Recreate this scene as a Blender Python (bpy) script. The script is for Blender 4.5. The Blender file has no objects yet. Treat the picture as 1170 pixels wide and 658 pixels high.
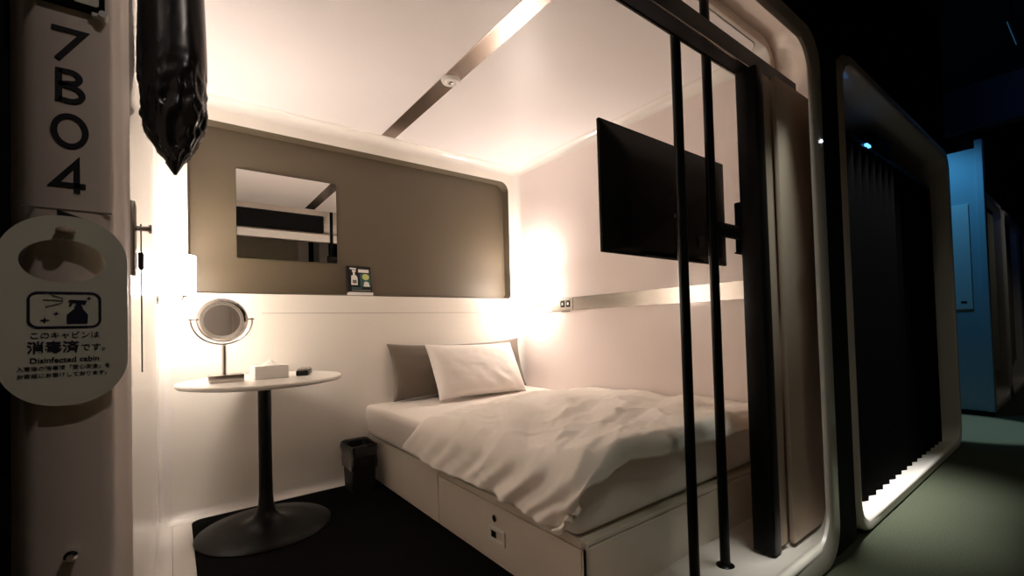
import bpy, bmesh, math, random
from mathutils import Vector, Matrix, noise
random.seed(4)
PI = math.pi
scene = bpy.context.scene
col = scene.collection

# ------------------------------------------------------------------ materials
def mat(name, color, rough=0.5, metal=0.0, coat=0.0, spec=0.5, emit=None, estr=0.0, trans=0.0,
        bump=0.0, bscale=200.0, var=0.0, vscale=8.0, sheen=0.0, alpha=1.0, ior=1.45, aniso=None):
    m = bpy.data.materials.new(name); m.use_nodes = True
    nt = m.node_tree; b = nt.nodes['Principled BSDF']
    c = (*color, 1)
    b.inputs['Base Color'].default_value = c
    b.inputs['Roughness'].default_value = rough
    b.inputs['Metallic'].default_value = metal
    b.inputs['IOR'].default_value = ior
    b.inputs['Coat Weight'].default_value = coat
    b.inputs['Coat Roughness'].default_value = 0.06
    b.inputs['Specular IOR Level'].default_value = spec
    b.inputs['Transmission Weight'].default_value = trans
    b.inputs['Sheen Weight'].default_value = sheen
    b.inputs['Alpha'].default_value = alpha
    if emit:
        b.inputs['Emission Color'].default_value = (*emit, 1); b.inputs['Emission Strength'].default_value = estr
    tc = nt.nodes.new('ShaderNodeTexCoord')
    if var > 0:
        n = nt.nodes.new('ShaderNodeTexNoise'); n.inputs['Scale'].default_value = vscale; n.inputs['Detail'].default_value = 5
        nt.links.new(tc.outputs['Object'], n.inputs['Vector'])
        r = nt.nodes.new('ShaderNodeValToRGB')
        r.color_ramp.elements[0].position = .3; r.color_ramp.elements[1].position = .7
        r.color_ramp.elements[0].color = tuple(x*(1-var) for x in color)+(1,)
        r.color_ramp.elements[1].color = tuple(min(1, x*(1+var)) for x in color)+(1,)
        nt.links.new(n.outputs['Fac'], r.inputs['Fac']); nt.links.new(r.outputs['Color'], b.inputs['Base Color'])
    if bump > 0:
        n = nt.nodes.new('ShaderNodeTexNoise'); n.inputs['Scale'].default_value = bscale; n.inputs['Detail'].default_value = 3
        nt.links.new(tc.outputs['Object'], n.inputs['Vector'])
        bp = nt.nodes.new('ShaderNodeBump'); bp.inputs['Strength'].default_value = bump; bp.inputs['Distance'].default_value = .002
        nt.links.new(n.outputs['Fac'], bp.inputs['Height']); nt.links.new(bp.outputs['Normal'], b.inputs['Normal'])
    return m

M = {}
M['shell'] = mat('white_gelcoat', (.88,.845,.80), .22, coat=.5, var=.01, vscale=3)
M['shell_back'] = mat('ivory_gelcoat', (.88,.84,.77), .3, coat=.3, var=.01, vscale=3)
M['shell_right'] = mat('pink_cast_gelcoat', (.88,.785,.755), .24, coat=.4, var=.01, vscale=3)  # pink cast of the warm light put into the wall's base colour
M['ceil'] = mat('ceiling_laminate', (.89,.855,.85), .40, coat=.0, var=.01, vscale=3)
M['line'] = mat('joint_grey', (.22,.20,.18), .6)
M['niche'] = mat('olive_fabric_panel', (.088,.069,.044), .45, bump=.25, bscale=900, var=.12, vscale=500)
M['ring'] = mat('white_frp', (.70,.62,.56), .3, coat=.25, var=.02, vscale=5)
M['carpet_black'] = mat('black_carpet', (.0045,.0045,.0045), .95, spec=.05, bump=.6, bscale=1200, var=.4, vscale=700)
M['carpet_green'] = mat('green_grey_carpet', (.062,.066,.043), .95, spec=.1, bump=1.0, bscale=500, var=.45, vscale=260)
M['black'] = mat('black_paint', (.003,.003,.003), .3, spec=.16)
M['black_matte'] = mat('matte_black', (.006,.006,.007), .8, spec=.1)
M['black_plastic'] = mat('black_plastic', (.006,.006,.007), .35, spec=.3)
M['tv_shell'] = mat('tv_plastic', (.003,.003,.003), .5, spec=.15)
M['header'] = mat('near_black_metal', (.008,.007,.007), .5, spec=.3)  # near black; the door track's unlit front is put into this colour
M['white'] = mat('white_plastic', (.80,.78,.74), .35)
M['table_white'] = mat('white_laminate', (.82,.79,.74), .3, coat=.3)
M['chrome'] = mat('chrome', (.75,.73,.70), .10, metal=1)
M['steel'] = mat('brushed_steel', (.50,.46,.42), .27, metal=1, bump=.1, bscale=300)
M['mirror'] = mat('mirror_silver', (.90,.89,.86), .01, metal=1)
M['strip'] = mat('polished_bronze_steel', (.42,.34,.30), .26, metal=1)
M['sheet'] = mat('white_sheet', (.80,.74,.68), .85, sheen=.2, bump=.15, bscale=400)
M['duvet'] = mat('white_duvet', (.87,.81,.74), .85, sheen=.2, bump=.2, bscale=250)
M['pillow'] = mat('white_pillowcase', (.84,.79,.74), .85, sheen=.2, bump=.15, bscale=300)
M['grey'] = mat('taupe_satin', (.105,.080,.058), .5, sheen=.3, bump=.2, bscale=300)
M['base'] = mat('beige_laminate', (.78,.71,.61), .4, var=.02, vscale=4)
M['lamp'] = mat('opal_glass_lit', (.9,.85,.75), .3, emit=(1,.85,.72), estr=38)
M['lamp_open'] = mat('lamp_opening_lit', (.9,.85,.75), .3, emit=(1,.86,.76), estr=315)
M['lamp_under'] = mat('lamp_underside_lit', (.9,.85,.75), .3, emit=(1,.86,.76), estr=300)
M['bag'] = mat('black_polythene', (.006,.006,.007), .24, spec=.45)
M['liner'] = mat('black_liner', (.014,.014,.015), .2, coat=.6)
M['binp'] = mat('bin_plastic', (.012,.012,.012), .5)
M['sign'] = mat('sign_card', (.70,.71,.60), .5)
M['ink'] = mat('black_ink', (.008,.008,.012), .5)
M['ink2'] = mat('grey_ink', (.16,.16,.14), .5)
M['navy_ink'] = mat('navy_ink', (.012,.012,.035), .5)
M['door'] = mat('beige_vinyl', (.46,.37,.29), .6, bump=.2, bscale=500)
M['curtain'] = mat('dark_pleated_cloth', (.0025,.0024,.0024), .9, spec=.05, bump=.3, bscale=400)
M['olive_curtain'] = mat('olive_screen', (.46,.40,.29), .8)
M['blue_wall'] = mat('blue_grey_wall', (.42,.52,.56), .45, bump=.5, bscale=260)
M['void'] = mat('void_black', (.0015,.0015,.002), .9, spec=0)
M['navy'] = mat('navy_soffit', (.05,.06,.09), .7)
M['dark_wall'] = mat('dark_wall', (.010,.010,.012), .8, spec=.2)
M['pod_beige'] = mat('pod_screen_beige', (.30,.27,.21), .6)
M['glass_dark'] = mat('dark_glass', (.01,.01,.012), .08, coat=.5)
M['green_ink'] = mat('teal_print', (.02,.10,.09), .4)
M['lime'] = mat('lime_print', (.50,.55,.16), .5)
M['tissue'] = mat('tissue_paper', (.85,.82,.78), .9)
M['emit_blue'] = mat('blue_emitter', (.2,.5,.9), .3, emit=(.10,.38,1), estr=2.2)  # plain blue emission, used on two small strips
M['led_white'] = mat('small_lamp', (.9,.9,1), .3, emit=(.8,.85,1), estr=3)

# ------------------------------------------------------------------ helpers
def tag(o, label=None, cat=None, group=None, kind=None):
    if label: o['label'] = label
    if cat: o['category'] = cat
    if group: o['group'] = group
    if kind: o['kind'] = kind
    return o
def empty(name, loc, label=None, cat=None, group=None, rz=0):
    o = bpy.data.objects.new(name, None); col.objects.link(o)
    o.location = loc; o.rotation_euler = (0,0,rz); o.empty_display_size = .05
    return tag(o, label, cat, group)
def build(name, bm, m, parent=None, smooth=False, ang=None, world=True):
    """bm is in world coordinates when world and a parent exists"""
    me = bpy.data.meshes.new(name)
    bmesh.ops.recalc_face_normals(bm, faces=bm.faces) if smooth is not None else None
    bm.to_mesh(me); bm.free()
    o = bpy.data.objects.new(name, me); col.objects.link(o)
    for mm in (m if isinstance(m, (list, tuple)) else [m]): me.materials.append(mm)
    if smooth:
        for p in me.polygons: p.use_smooth = True
        if ang: me.set_sharp_from_angle(angle=math.radians(ang))
    if parent is not None:
        o.parent = parent
        if world:
            me.transform(world_matrix(parent).inverted())
    return o
def world_matrix(o):
    mm = Matrix.Translation(o.location) @ o.rotation_euler.to_matrix().to_4x4()
    return (world_matrix(o.parent) @ mm) if o.parent else mm
def struct(name, bm, m, smooth=False, ang=None, label=None):
    o = build(name, bm, m, None, smooth, ang); o['kind'] = 'structure'
    if label: o['label'] = label
    return o
def box(bm, x0,x1,y0,y1,z0,z1, bev=0, seg=2, T=None):
    r = bmesh.ops.create_cube(bm, size=1)
    vs = r['verts']
    bmesh.ops.scale(bm, vec=(x1-x0, y1-y0, z1-z0), verts=vs)
    bmesh.ops.translate(bm, vec=((x0+x1)/2,(y0+y1)/2,(z0+z1)/2), verts=vs)
    if bev:
        es = list({e for v in vs for e in v.link_edges})
        r2 = bmesh.ops.bevel(bm, geom=es, offset=bev, segments=seg, profile=.5, affect='EDGES')
        vs = list({v for f in r2['faces'] for v in f.verts} | {v for v in vs if v.is_valid})
    if T is not None: bmesh.ops.transform(bm, matrix=T, verts=vs)
    return vs
def cyl(bm, p0, p1, r0, r1=None, seg=24, caps=True):
    p0, p1 = Vector(p0), Vector(p1); d = p1-p0
    r = bmesh.ops.create_cone(bm, cap_ends=caps, segments=seg, radius1=r0, radius2=(r0 if r1 is None else r1), depth=d.length)
    T = Matrix.Translation((p0+p1)/2) @ d.to_track_quat('Z','Y').to_matrix().to_4x4()
    bmesh.ops.transform(bm, matrix=T, verts=r['verts']); return r['verts']
def tube(bm, pts, r, seg=10, closed=False):
    pts = [Vector(p) for p in pts]; n = len(pts); rings = []
    up = Vector((0,0,1))
    prev = None
    for i, p in enumerate(pts):
        if closed: t = (pts[(i+1)%n]-pts[i-1]).normalized()
        else: t = (pts[min(i+1,n-1)]-pts[max(i-1,0)]).normalized()
        if prev is None:
            a = t.orthogonal().normalized()
        else:
            a = (prev - t*prev.dot(t)).normalized()
        prev = a; b = t.cross(a)
        rings.append([bm.verts.new(p + r*(math.cos(2*PI*k/seg)*a + math.sin(2*PI*k/seg)*b)) for k in range(seg)])
    for i in range(n if closed else n-1):
        A, B = rings[i], rings[(i+1)%n]
        for k in range(seg): bm.faces.new((A[k],A[(k+1)%seg],B[(k+1)%seg],B[k]))
    if not closed:
        bm.faces.new(rings[0][::-1]); bm.faces.new(rings[-1])
def lathe(bm, prof, c, seg=48):
    rings = []
    for (r, z) in prof:
        if r < 1e-6: rings.append([bm.verts.new((c[0],c[1],c[2]+z))])
        else: rings.append([bm.verts.new((c[0]+r*math.cos(2*PI*k/seg), c[1]+r*math.sin(2*PI*k/seg), c[2]+z)) for k in range(seg)])
    for A, B in zip(rings, rings[1:]):
        for k in range(seg):
            q = (k+1) % seg
            if len(A) == 1 and len(B) == 1: continue
            if len(A) == 1: bm.faces.new((A[0], B[k], B[q]))
            elif len(B) == 1: bm.faces.new((A[k], A[q], B[0]))
            else: bm.faces.new((A[k], A[q], B[q], B[k]))
def rrect(x0,x1,y0,y1,r,seg=8):
    """rounded rectangle outline, ccw"""
    out = []
    for cx, cy, a0 in ((x1-r,y0+r,-90),(x1-r,y1-r,0),(x0+r,y1-r,90),(x0+r,y0+r,180)):
        for k in range(seg+1):
            a = math.radians(a0+90*k/seg); out.append((cx+r*math.cos(a), cy+r*math.sin(a)))
    return out
def prism(bm, pts, f, d0, d1):
    """pts 2D; f(u,v,d) -> 3D"""
    A = [bm.verts.new(f(u,v,d0)) for u,v in pts]; B = [bm.verts.new(f(u,v,d1)) for u,v in pts]
    n = len(pts)
    bm.faces.new(A[::-1]); bm.faces.new(B)
    for i in range(n): bm.faces.new((A[i],A[(i+1)%n],B[(i+1)%n],B[i]))
XZ = lambda u,v,d: (u,d,v)
YZ = lambda u,v,d: (d,u,v)
XY = lambda u,v,d: (u,v,d)
def fill_holes(bm, outer, holes, f, d):
    es = []
    for loop in [outer]+holes:
        vs = [bm.verts.new(f(u,v,d)) for u,v in loop]
        for i in range(len(vs)): es.append(bm.edges.new((vs[i],vs[(i+1)%len(vs)])))
    bmesh.ops.triangle_fill(bm, edges=es, use_beauty=True, use_dissolve=False)
def stroke(bm, pts, w, f, d0, d1, closed=False):
    """polyline of constant width w extruded d0..d1 (mitred)"""
    n = len(pts); P = [Vector(p) for p in pts]; L = []; R_ = []
    for i in range(n):
        a = P[i-1] if (closed or i>0) else None; b = P[(i+1)%n] if (closed or i<n-1) else None
        t1 = (P[i]-a).normalized() if a is not None else (b-P[i]).normalized()
        t2 = (b-P[i]).normalized() if b is not None else t1
        nn = Vector((-(t1+t2).y,(t1+t2).x))
        if nn.length < 1e-6: nn = Vector((-t1.y,t1.x))
        nn.normalize(); c = max(.35, nn.dot(Vector((-t1.y,t1.x))))
        L.append(P[i]+nn*w/2/c); R_.append(P[i]-nn*w/2/c)
    lo = [[bm.verts.new(f(q.x,q.y,d)) for q in S] for d in (d0,d1) for S in (L,R_)]
    L0,R0,L1,R1 = lo
    for i in range(n if closed else n-1):
        j = (i+1)%n
        bm.faces.new((L0[i],R0[i],R0[j],L0[j])); bm.faces.new((L1[i],L1[j],R1[j],R1[i]))
        bm.faces.new((L0[i],L0[j],L1[j],L1[i])); bm.faces.new((R0[i],R1[i],R1[j],R0[j]))
    if not closed:
        bm.faces.new((L0[0],L1[0],R1[0],R0[0])); bm.faces.new((L0[-1],R0[-1],R1[-1],L1[-1]))
def arc(cx,cy,rx,ry,a0,a1,n=16):
    return [(cx+rx*math.cos(math.radians(a0+(a1-a0)*k/n)), cy+ry*math.sin(math.radians(a0+(a1-a0)*k/n))) for k in range(n+1)]
def text(name, s, size, xc, y, z, m, parent=None, align='CENTER', bold=0.0, sx=1.0):
    cu = bpy.data.curves.new(name, 'FONT'); cu.body = s; cu.size = size; cu.align_x = align; cu.extrude = .0002
    cu.offset = bold; cu.resolution_u = 3
    t = bpy.data.objects.new(name+'_src', cu); col.objects.link(t)
    dg = bpy.context.evaluated_depsgraph_get(); dg.update()
    me = bpy.data.meshes.new_from_object(t.evaluated_get(dg)); me.name = name
    bpy.data.objects.remove(t); bpy.data.curves.remove(cu)
    me.transform(Matrix.Translation((xc,y,z)) @ Matrix.Rotation(PI/2,4,'X') @ Matrix.Diagonal((sx,1,1,1)))
    if parent: me.transform(world_matrix(parent).inverted())
    me.materials.clear(); me.materials.append(m)
    o = bpy.data.objects.new(name, me); col.objects.link(o); o.parent = parent
    return o

# ------------------------------------------------------------------ dimensions
XL, XR = -.052, 2.21          # cabin side walls
YB, YF = 2.80, .892           # back wall, front end of the cabin shell
ZC = 2.16                     # cabin ceiling
FY = .635                     # front plane of the frames

# ------------------------------------------------------------------ cabin shell
def u_path(off, rc=.05, seg=6, y0=YF):
    """U outline left wall -> back wall -> right wall, offset inwards by off"""
    r = max(rc-off, .0015)
    pts = [(XL+off, y0)]
    cx, cy = XL+rc, YB-rc
    if off > rc: cx, cy, r = XL+off, YB-off, 0
    for k in range(seg+1):
        a = math.radians(180-90*k/seg); pts.append((cx+r*math.cos(a), cy+r*math.sin(a)))
    cx = XR-rc if off <= rc else XR-off
    for k in range(seg+1):
        a = math.radians(90-90*k/seg); pts.append((cx+r*math.cos(a), cy+r*math.sin(a)))
    pts.append((XR-off, y0)); return pts
RC = .05
ZT = ZC-RC      # walls run to here, then the cove
bm = bmesh.new(); vs = [bm.verts.new(p) for p in ((XL,YF,RC),(XL,YB-RC,RC),(XL,YB-RC,ZT),(XL,YF,ZT))]; bm.faces.new(vs)
struct('wall_left', bm, M['shell'])
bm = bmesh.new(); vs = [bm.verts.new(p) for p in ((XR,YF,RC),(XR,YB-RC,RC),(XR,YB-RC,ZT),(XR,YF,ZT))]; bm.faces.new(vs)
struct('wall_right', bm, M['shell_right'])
# back wall with the recess
NX0, NX1, NZ0, NZ1, NR = .072, 2.125, 1.138, 2.052, .07
def niche_loop(s, g=0, seg=8):
    out = []
    rb = .03
    for cx, cz, a0, r in ((NX1-rb-g,NZ0+rb+g,-90,rb),(NX1-s-g,NZ1-s-g,0,s),(NX0+s+g,NZ1-s-g,90,s),(NX0+rb+g,NZ0+rb+g,180,rb)):
        for k in range(seg+1):
            a = math.radians(a0+90*k/seg); out.append((cx+r*math.cos(a), cz+r*math.sin(a)))
    return out
bm = bmesh.new()
fill_holes(bm, [(XL+RC,RC),(XR-RC,RC),(XR-RC,ZT),(XL+RC,ZT)], [niche_loop(NR)], XZ, YB)
struct('wall_back', bm, M['shell_back'])
bm = bmesh.new()        # the recess: sloped reveal and olive back panel
lo = [[bm.verts.new((u,y,v)) for u,v in niche_loop(NR,g)] for g,y in ((0,YB),(.004,YB+.010),(.012,YB+.06))]
for A,B in zip(lo,lo[1:]):
    for i in range(len(A)): bm.faces.new((A[i],A[(i+1)%len(A)],B[(i+1)%len(B)],B[i]))
struct('trim_1', bm, M['niche'], smooth=True, ang=40, label='edge around the olive headboard recess')
bm = bmesh.new(); bm.faces.new([bm.verts.new((u,YB+.06,v)) for u,v in niche_loop(NR,.012)])
struct('wall_back_panel', bm, M['niche'], label='olive fabric headboard panel')
# coves: ceiling, floor, corners
def sweep_cove(prof, name, m):
    bm = bmesh.new(); rows = []
    for off, z in prof: rows.append([bm.verts.new((x,y,z)) for x,y in u_path(off)])
    for A,B in zip(rows, rows[1:]):
        for i in range(len(A)-1):
            try: bm.faces.new((A[i],A[i+1],B[i+1],B[i]))
            except ValueError: pass
    return struct(name, bm, m, smooth=True)
sweep_cove([(RC*(1-math.cos(a)), ZT+RC*math.sin(a)) for a in [k*PI/2/8 for k in range(9)]], 'trim_2', M['shell'])
sweep_cove([(RC*(1-math.cos(a)), RC-RC*math.sin(a)) for a in [k*PI/2/8 for k in range(9)]], 'trim_3', M['shell'])
for nm, cx, a0 in (('trim_4', XL+RC, 90), ('trim_5', XR-RC, 0)):
    bm = bmesh.new(); P = [(cx+RC*math.cos(math.radians(a0+90*k/8)), YB-RC+RC*math.sin(math.radians(a0+90*k/8))) for k in range(9)]
    for (a,b),(c,d) in zip(P,P[1:]): bm.faces.new([bm.verts.new(q) for q in ((a,b,RC),(c,d,RC),(c,d,ZT),(a,b,ZT))])
    bmesh.ops.remove_doubles(bm, verts=bm.verts, dist=1e-5)
    struct(nm, bm, M['shell'], smooth=True)
# ceiling: flat rim plus the laminate panel, groove between
CP = (XL+.105, XR-.055, YF-.3, YB-.082)
bm = bmesh.new(); vs=[bm.verts.new(p) for p in ((XL+RC,YF,ZC),(XR-RC,YF,ZC),(XR-RC,YB-RC,ZC),(XL+RC,YB-RC,ZC))]; bm.faces.new(vs)
struct('ceiling', bm, M['shell'])
bm = bmesh.new(); prism(bm, rrect(XL+.105,XR-.058,YF+.01,YB-.075,.075), XY, ZC-.0015, ZC+.002)
struct('trim_6', bm, M['line'], label='thin dark joint around the ceiling panel')
bm = bmesh.new(); prism(bm, rrect(XL+.108,XR-.061,YF+.013,YB-.078,.073), XY, ZC-.004, ZC+.001)
struct('ceiling_panel', bm, M['ceil'])
# front edge of shell (thickness)
# steel strip in ceiling with round detector
bm = bmesh.new(); box(bm, 1.072,1.162,.93,2.72,ZC-.0075,ZC-.003,.001,1)
struct('trim_7', bm, M['strip'], label='polished steel strip along the ceiling')
# floor slab and black carpet
bm = bmesh.new(); vs=[bm.verts.new(p) for p in ((XL+RC,YF,0),(XR-RC,YF,0),(XR-RC,YB-RC,0),(XL+RC,YB-RC,0))]; bm.faces.new(vs)
struct('floor', bm, M['shell'])
bm = bmesh.new(); prism(bm, rrect(.072,2.1,1.0,YB-.045,.05), XY, 0, .006)
struct('floor_carpet', bm, M['carpet_black'], label='black carpet in the cabin')
# ledge joint on the back wall
bm = bmesh.new(); box(bm, .40,2.12,YB-.0012,YB+.002,1.031,1.033)
struct('trim_8', bm, M['line'], label='hairline joint below the headboard recess')
# steel rail on the right wall
bm = bmesh.new(); box(bm, XR-.006,XR+.002,YF+.01,2.42,1.022,1.112,.001,1)
struct('trim_9', bm, M['steel'], label='brushed steel rail along the right wall')

# ------------------------------------------------------------------ capsule front frames
def ring_mesh(x0, x1, z1=2.03, fl=.066, fr=.10, ft=.072, fb=.10, pocket=(.0,.34), depth=.36, bulge=.0, wl=None, wr=None, zt=None, post=False):
    """fl..fb: front face widths. (wl,wr,zt) opening at the back of the funnel."""
    st = []   # stations: x0,x1,z0,z1,r,y
    st.append((x0-.013, x1+.02, -.0, z1+.02, .15, FY+(.034 if post else .40)))
    st.append((x0-.010, x1+.016, -.0, z1+.016, .15, FY+.026))
    st.append((x0, x1, .0, z1, .14, FY+.014))
    st.append((x0+.012, x1-.012, .010, z1-.010, .13, FY))
    a,b,c,d = x0+fl, x1-fr, fb, z1-ft
    st.append((a-.012,b+.012,c-.012,d+.012,.115,FY))
    st.append((a-.003,b+.003,c-.003,d+.003,.105,FY+.004))
    st.append((a,b,c,d,.10,FY+.014))
    wl = a if wl is None else wl; wr = b if wr is None else wr; zt = d if zt is None else zt
    for t in (.06,.14,.35,.6,.85,1.0):
        e = min(1,t**.30) if post else math.sin(t*PI/2)
        if post and t < .1: st.append((a+.012,b+(wr-b)*e,c-.005,d+(zt-d)*e,.10,FY+.031)); continue
        st.append((a+(wl-a)*e, b+(wr-b)*e, c-.045*e, d+(zt-d)*e, .10+.02*t, FY+.014+(depth-.014)*t))
    bm = bmesh.new(); rows = []
    for (p,q,r,s,rad,y) in st: rows.append([bm.verts.new((u,y,v)) for u,v in rrect(p,q,r,s,rad,10)])
    for A,B in zip(rows, rows[1:]):
        n = len(A)
        for i in range(n): bm.faces.new((A[i],A[(i+1)%n],B[(i+1)%n],B[i]))
    return bm
o = struct('trim_10', ring_mesh(-.117, 2.035, 2.03, fl=.069, fr=.105, wl=-.052, wr=2.285, zt=2.225, depth=.33, post=True), M['ring'], smooth=True, ang=50,
           label='white moulded frame around the cabin opening')
# front flange of the cabin shell
bm = bmesh.new(); fill_holes(bm, rrect(XL-.02,XR+.065,-.01,ZC+.055,.10,8), [rrect(XL,XR,.0,ZC,RC,8)], XZ, YF-.004)
lo = [[bm.verts.new((u,y,v)) for u,v in rrect(XL,XR,0,ZC,RC,8)] for y in (YF-.004,YF+.002)]
for i in range(len(lo[0])): bm.faces.new((lo[0][i],lo[0][(i+1)%len(lo[0])],lo[1][(i+1)%len(lo[0])],lo[1][i]))
bm2 = [f_ for f_ in bm.faces if f_.calc_center_median().z < .055 and abs(f_.normal.y) > .5 and max(v.co.z for v in f_.verts) < .06]
struct('trim_14', bm, M['ring'], label='front flange of the cabin shell')
# sill behind the funnel, closing to the cabin floor
bm = bmesh.new(); box(bm, XL,XR+.07,.955,.975,.0,.056)
struct('trim_11', bm, M['ring'], label='step from the sill down to the cabin floor')
bm = bmesh.new(); box(bm, XR+.0,2.30,.962,.97,0,2.26); box(bm, XL,2.30,.962,.97,ZC+.001,2.26)
struct('wall_front', bm, M['ring'], label='inner end of the frame behind the cabin shell')
# unseen dark skin added so that no light leaks through the shell
bm = bmesh.new()
box(bm, XL-.06,XL-.02,1.1,YB+.12,0,ZC+.1); box(bm, XR+.10,XR+.13,1.0,YB+.12,0,ZC+.15)
box(bm, XL-.06,XR+.13,YB+.09,YB+.13,0,ZC+.15); box(bm, XL-.06,XR+.13,1.0,YB+.12,ZC+.12,ZC+.15)
struct('light_block_skin', bm, M['dark_wall'])

# ------------------------------------------------------------------ corridor
bm = bmesh.new(); box(bm, -2,14,-1.3,FY+.30,-.06,0)
box(bm, 4.40,5.95,FY+.30,4,-.06,0)
struct('floor_corridor', bm, M['carpet_green'], label='green grey carpet in the corridor')
bm = bmesh.new(); box(bm, -2,14,-1.6,4,3.0,3.05); struct('ceiling_corridor', bm, M['dark_wall'])
bm = bmesh.new(); box(bm, -2.0,4.475,FY+.017,FY+.024,2.035,3.0); struct('wall_fascia', bm, M['void'], label='black wall above the capsules')
bm = bmesh.new(); box(bm, 2.045,2.262,FY+.017,FY+.024,0,2.06); struct('gap_dark_panel', bm, M['dark_wall'], label='black panel added for the dark gap between two capsules')  # panel added to keep the recess between the frames dark
bm = bmesh.new(); box(bm, -2.2,-.13,FY+.03,FY+.07,0,2.1); struct('wall_front_left', bm, M['black_matte'], label='black wall beside the numbered post')
bm = bmesh.new(); box(bm, 4.474,4.50,FY+.05,4,0,3.0); struct('wall_cross', bm, M['dark_wall'], label='side of the cross corridor')
bm = bmesh.new(); box(bm, 5.85,5.90,FY+.01,4,.035,2.43); struct('wall_blue', bm, M['blue_wall'], label='wall of the cross corridor in blue light')
bm = bmesh.new(); box(bm, 5.835,5.93,FY-.02,FY+.03,.035,2.5,.006,2); struct('trim_12', bm, M['blue_wall'], label='corner post of the blue lit wall')
bm = bmesh.new(); box(bm, 5.835,5.90,FY-.01,4,0,.04); struct('baseboard_right', bm, M['black_matte'])
bm = bmesh.new(); box(bm, 5.80,5.95,-1.6,4,2.60,3.0); struct('wall_soffit', bm, M['navy'], label='navy beam across the corridor')
bm = bmesh.new(); box(bm, 4.47,5.95,3.9,4.0,0,3.0); struct('wall_cross_end', bm, M['navy'])
bm = bmesh.new(); box(bm, -2,14,-1.62,-1.56,0,3.0); struct('wall_opposite', bm, M['dark_wall'])
bm = bmesh.new(); box(bm, 13.9,14,-1.6,1,0,3.0); struct('wall_end', bm, M['dark_wall'])
bm = bmesh.new(); box(bm, -2.1,-2,-1.6,1,0,3.0); struct('wall_start', bm, M['dark_wall'])
bm = bmesh.new(); box(bm, 5.91,14,FY+.06,FY+.12,1.99,3.0); struct('wall_fascia_far', bm, M['dark_wall'])

# ------------------------------------------------------------------ post: number, plates, hook
t = empty('room_number', (-.081,FY,1.15), 'black characters 7B04 down the white post at left', 'room number')
d0, d1 = FY-.0012, FY+.0005
def gl(bm, pts, closed=False, w=.0048): stroke(bm, pts, w, XZ, d0, d1, closed)
cx = -.0825
bm = bmesh.new(); gl(bm, [(cx-.0115,1.2380),(cx+.0125,1.2380),(cx-.0075,1.2065)]); build('digit_seven', bm, M['ink'], t)
bm = bmesh.new()
zb, zt_ = 1.163, 1.197; zm = 1.181; xl = cx-.0065
gl(bm, [(xl,zb),(xl,zt_)])
gl(bm, [(xl,zt_-.0024)]+arc(cx+.0015,(zm+zt_)/2,.0075,(zt_-zm)/2-.002,90,-90,12)+[(xl,zm)])
gl(bm, [(xl,zm)]+arc(cx+.0015,(zm+zb)/2,.0095,(zm-zb)/2-.0015,90,-90,12)+[(xl,zb+.0024)])
build('letter_b', bm, M['ink'], t)
bm = bmesh.new(); gl(bm, arc(cx+.0015,1.1335,.0118,.0155,0,351,28), True); build('digit_zero', bm, M['ink'], t)
bm = bmesh.new(); gl(bm, [(cx+.0065,1.0700),(cx+.0065,1.1015),(cx-.0105,1.0775),(cx+.0130,1.0775)]); build('digit_four', bm, M['ink'], t)
bm = bmesh.new(); bm2 = None
prism(bm, [(-.0905,1.0512),(-.0905,1.0420),(-.066,1.0420)], XZ, FY-.0012, FY+.001)
tag(build('direction_arrow', bm, M['ink']), 'small black wedge printed below the 4 on the post', 'arrow')
bm = bmesh.new(); box(bm, -.1155,-.0495,FY-.0008,FY+.002,1.0515,1.0525)
struct('trim_13', bm, M['line'], label='joint across the numbered post')
# plate at the top
t = empty('door_plate', (-.08,FY,1.29), 'black plate with white cut-out shapes at the top of the post', 'plate')
bm = bmesh.new(); prism(bm, rrect(-.109,-.0535,1.262,1.33,.004,4), XZ, FY-.005, FY+.001); build('plate', bm, M['black'], t)
for (a,b,c,d_) in ((-.103,-.084,1.268,1.276),(-.078,-.058,1.268,1.284),(-.103,-.084,1.282,1.312),(-.078,-.058,1.290,1.322)):
    bm = bmesh.new(); prism(bm, rrect(a,b,c,d_,.003,4), XZ, FY-.0062, FY-.004); build('white_mark', bm, M['sign'], t)
bm = bmesh.new(); cyl(bm, (-.0545,FY-.009,1.2615),(-.0545,FY,1.2615),.0035,seg=16); box(bm,-.064,-.053,FY-.006,FY,1.2575,1.2625,.001,1); build('clip', bm, M['white'], t)
# knob low on the post
bm = bmesh.new(); cyl(bm, (-.081,FY+.001,.705),(-.081,FY-.010,.705),.0045,.0055,20); cyl(bm, (-.081,FY-.010,.705),(-.081,FY-.013,.705),.0055,.003,20)
tag(build('door_stud', bm, M['chrome'], smooth=True, ang=40), 'small dark metal stud low on the numbered post', 'knob')
# hanger sign
sx = -.0835; SY = FY-.012
t = empty('door_hanger_sign', (sx,SY,.95), 'oval-ended pale disinfected notice hanging on the numbered post', 'sign')
bm = bmesh.new(); fill_holes(bm, rrect(sx-.047,sx+.047,.8545,1.043,.044,12), [arc(sx-.0015,.9975,.031,.0215,0,352,40)], XZ, SY)
r = bmesh.ops.extrude_face_region(bm, geom=bm.faces[:]); bmesh.ops.translate(bm, vec=(0,.0016,0), verts=[e for e in r['geom'] if isinstance(e, bmesh.types.BMVert)])
build('card', bm, M['sign'], t)
yy0, yy1 = SY-.0006, SY+.0004
bm = bmesh.new(); stroke(bm, rrect(sx-.0255,sx+.0255,.932,.966,.007,6), .0020, XZ, yy0, yy1, True); build('pictogram_border', bm, M['navy_ink'], t)
bm = bmesh.new()
prism(bm, [(sx+.001,.9355),(sx+.016,.9355),(sx+.0165,.944),(sx+.0125,.9505),(sx+.0125,.9530),(sx+.0065,.9530),(sx+.0065,.9505),(sx+.001,.944)], XZ, yy0, yy1)
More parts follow.
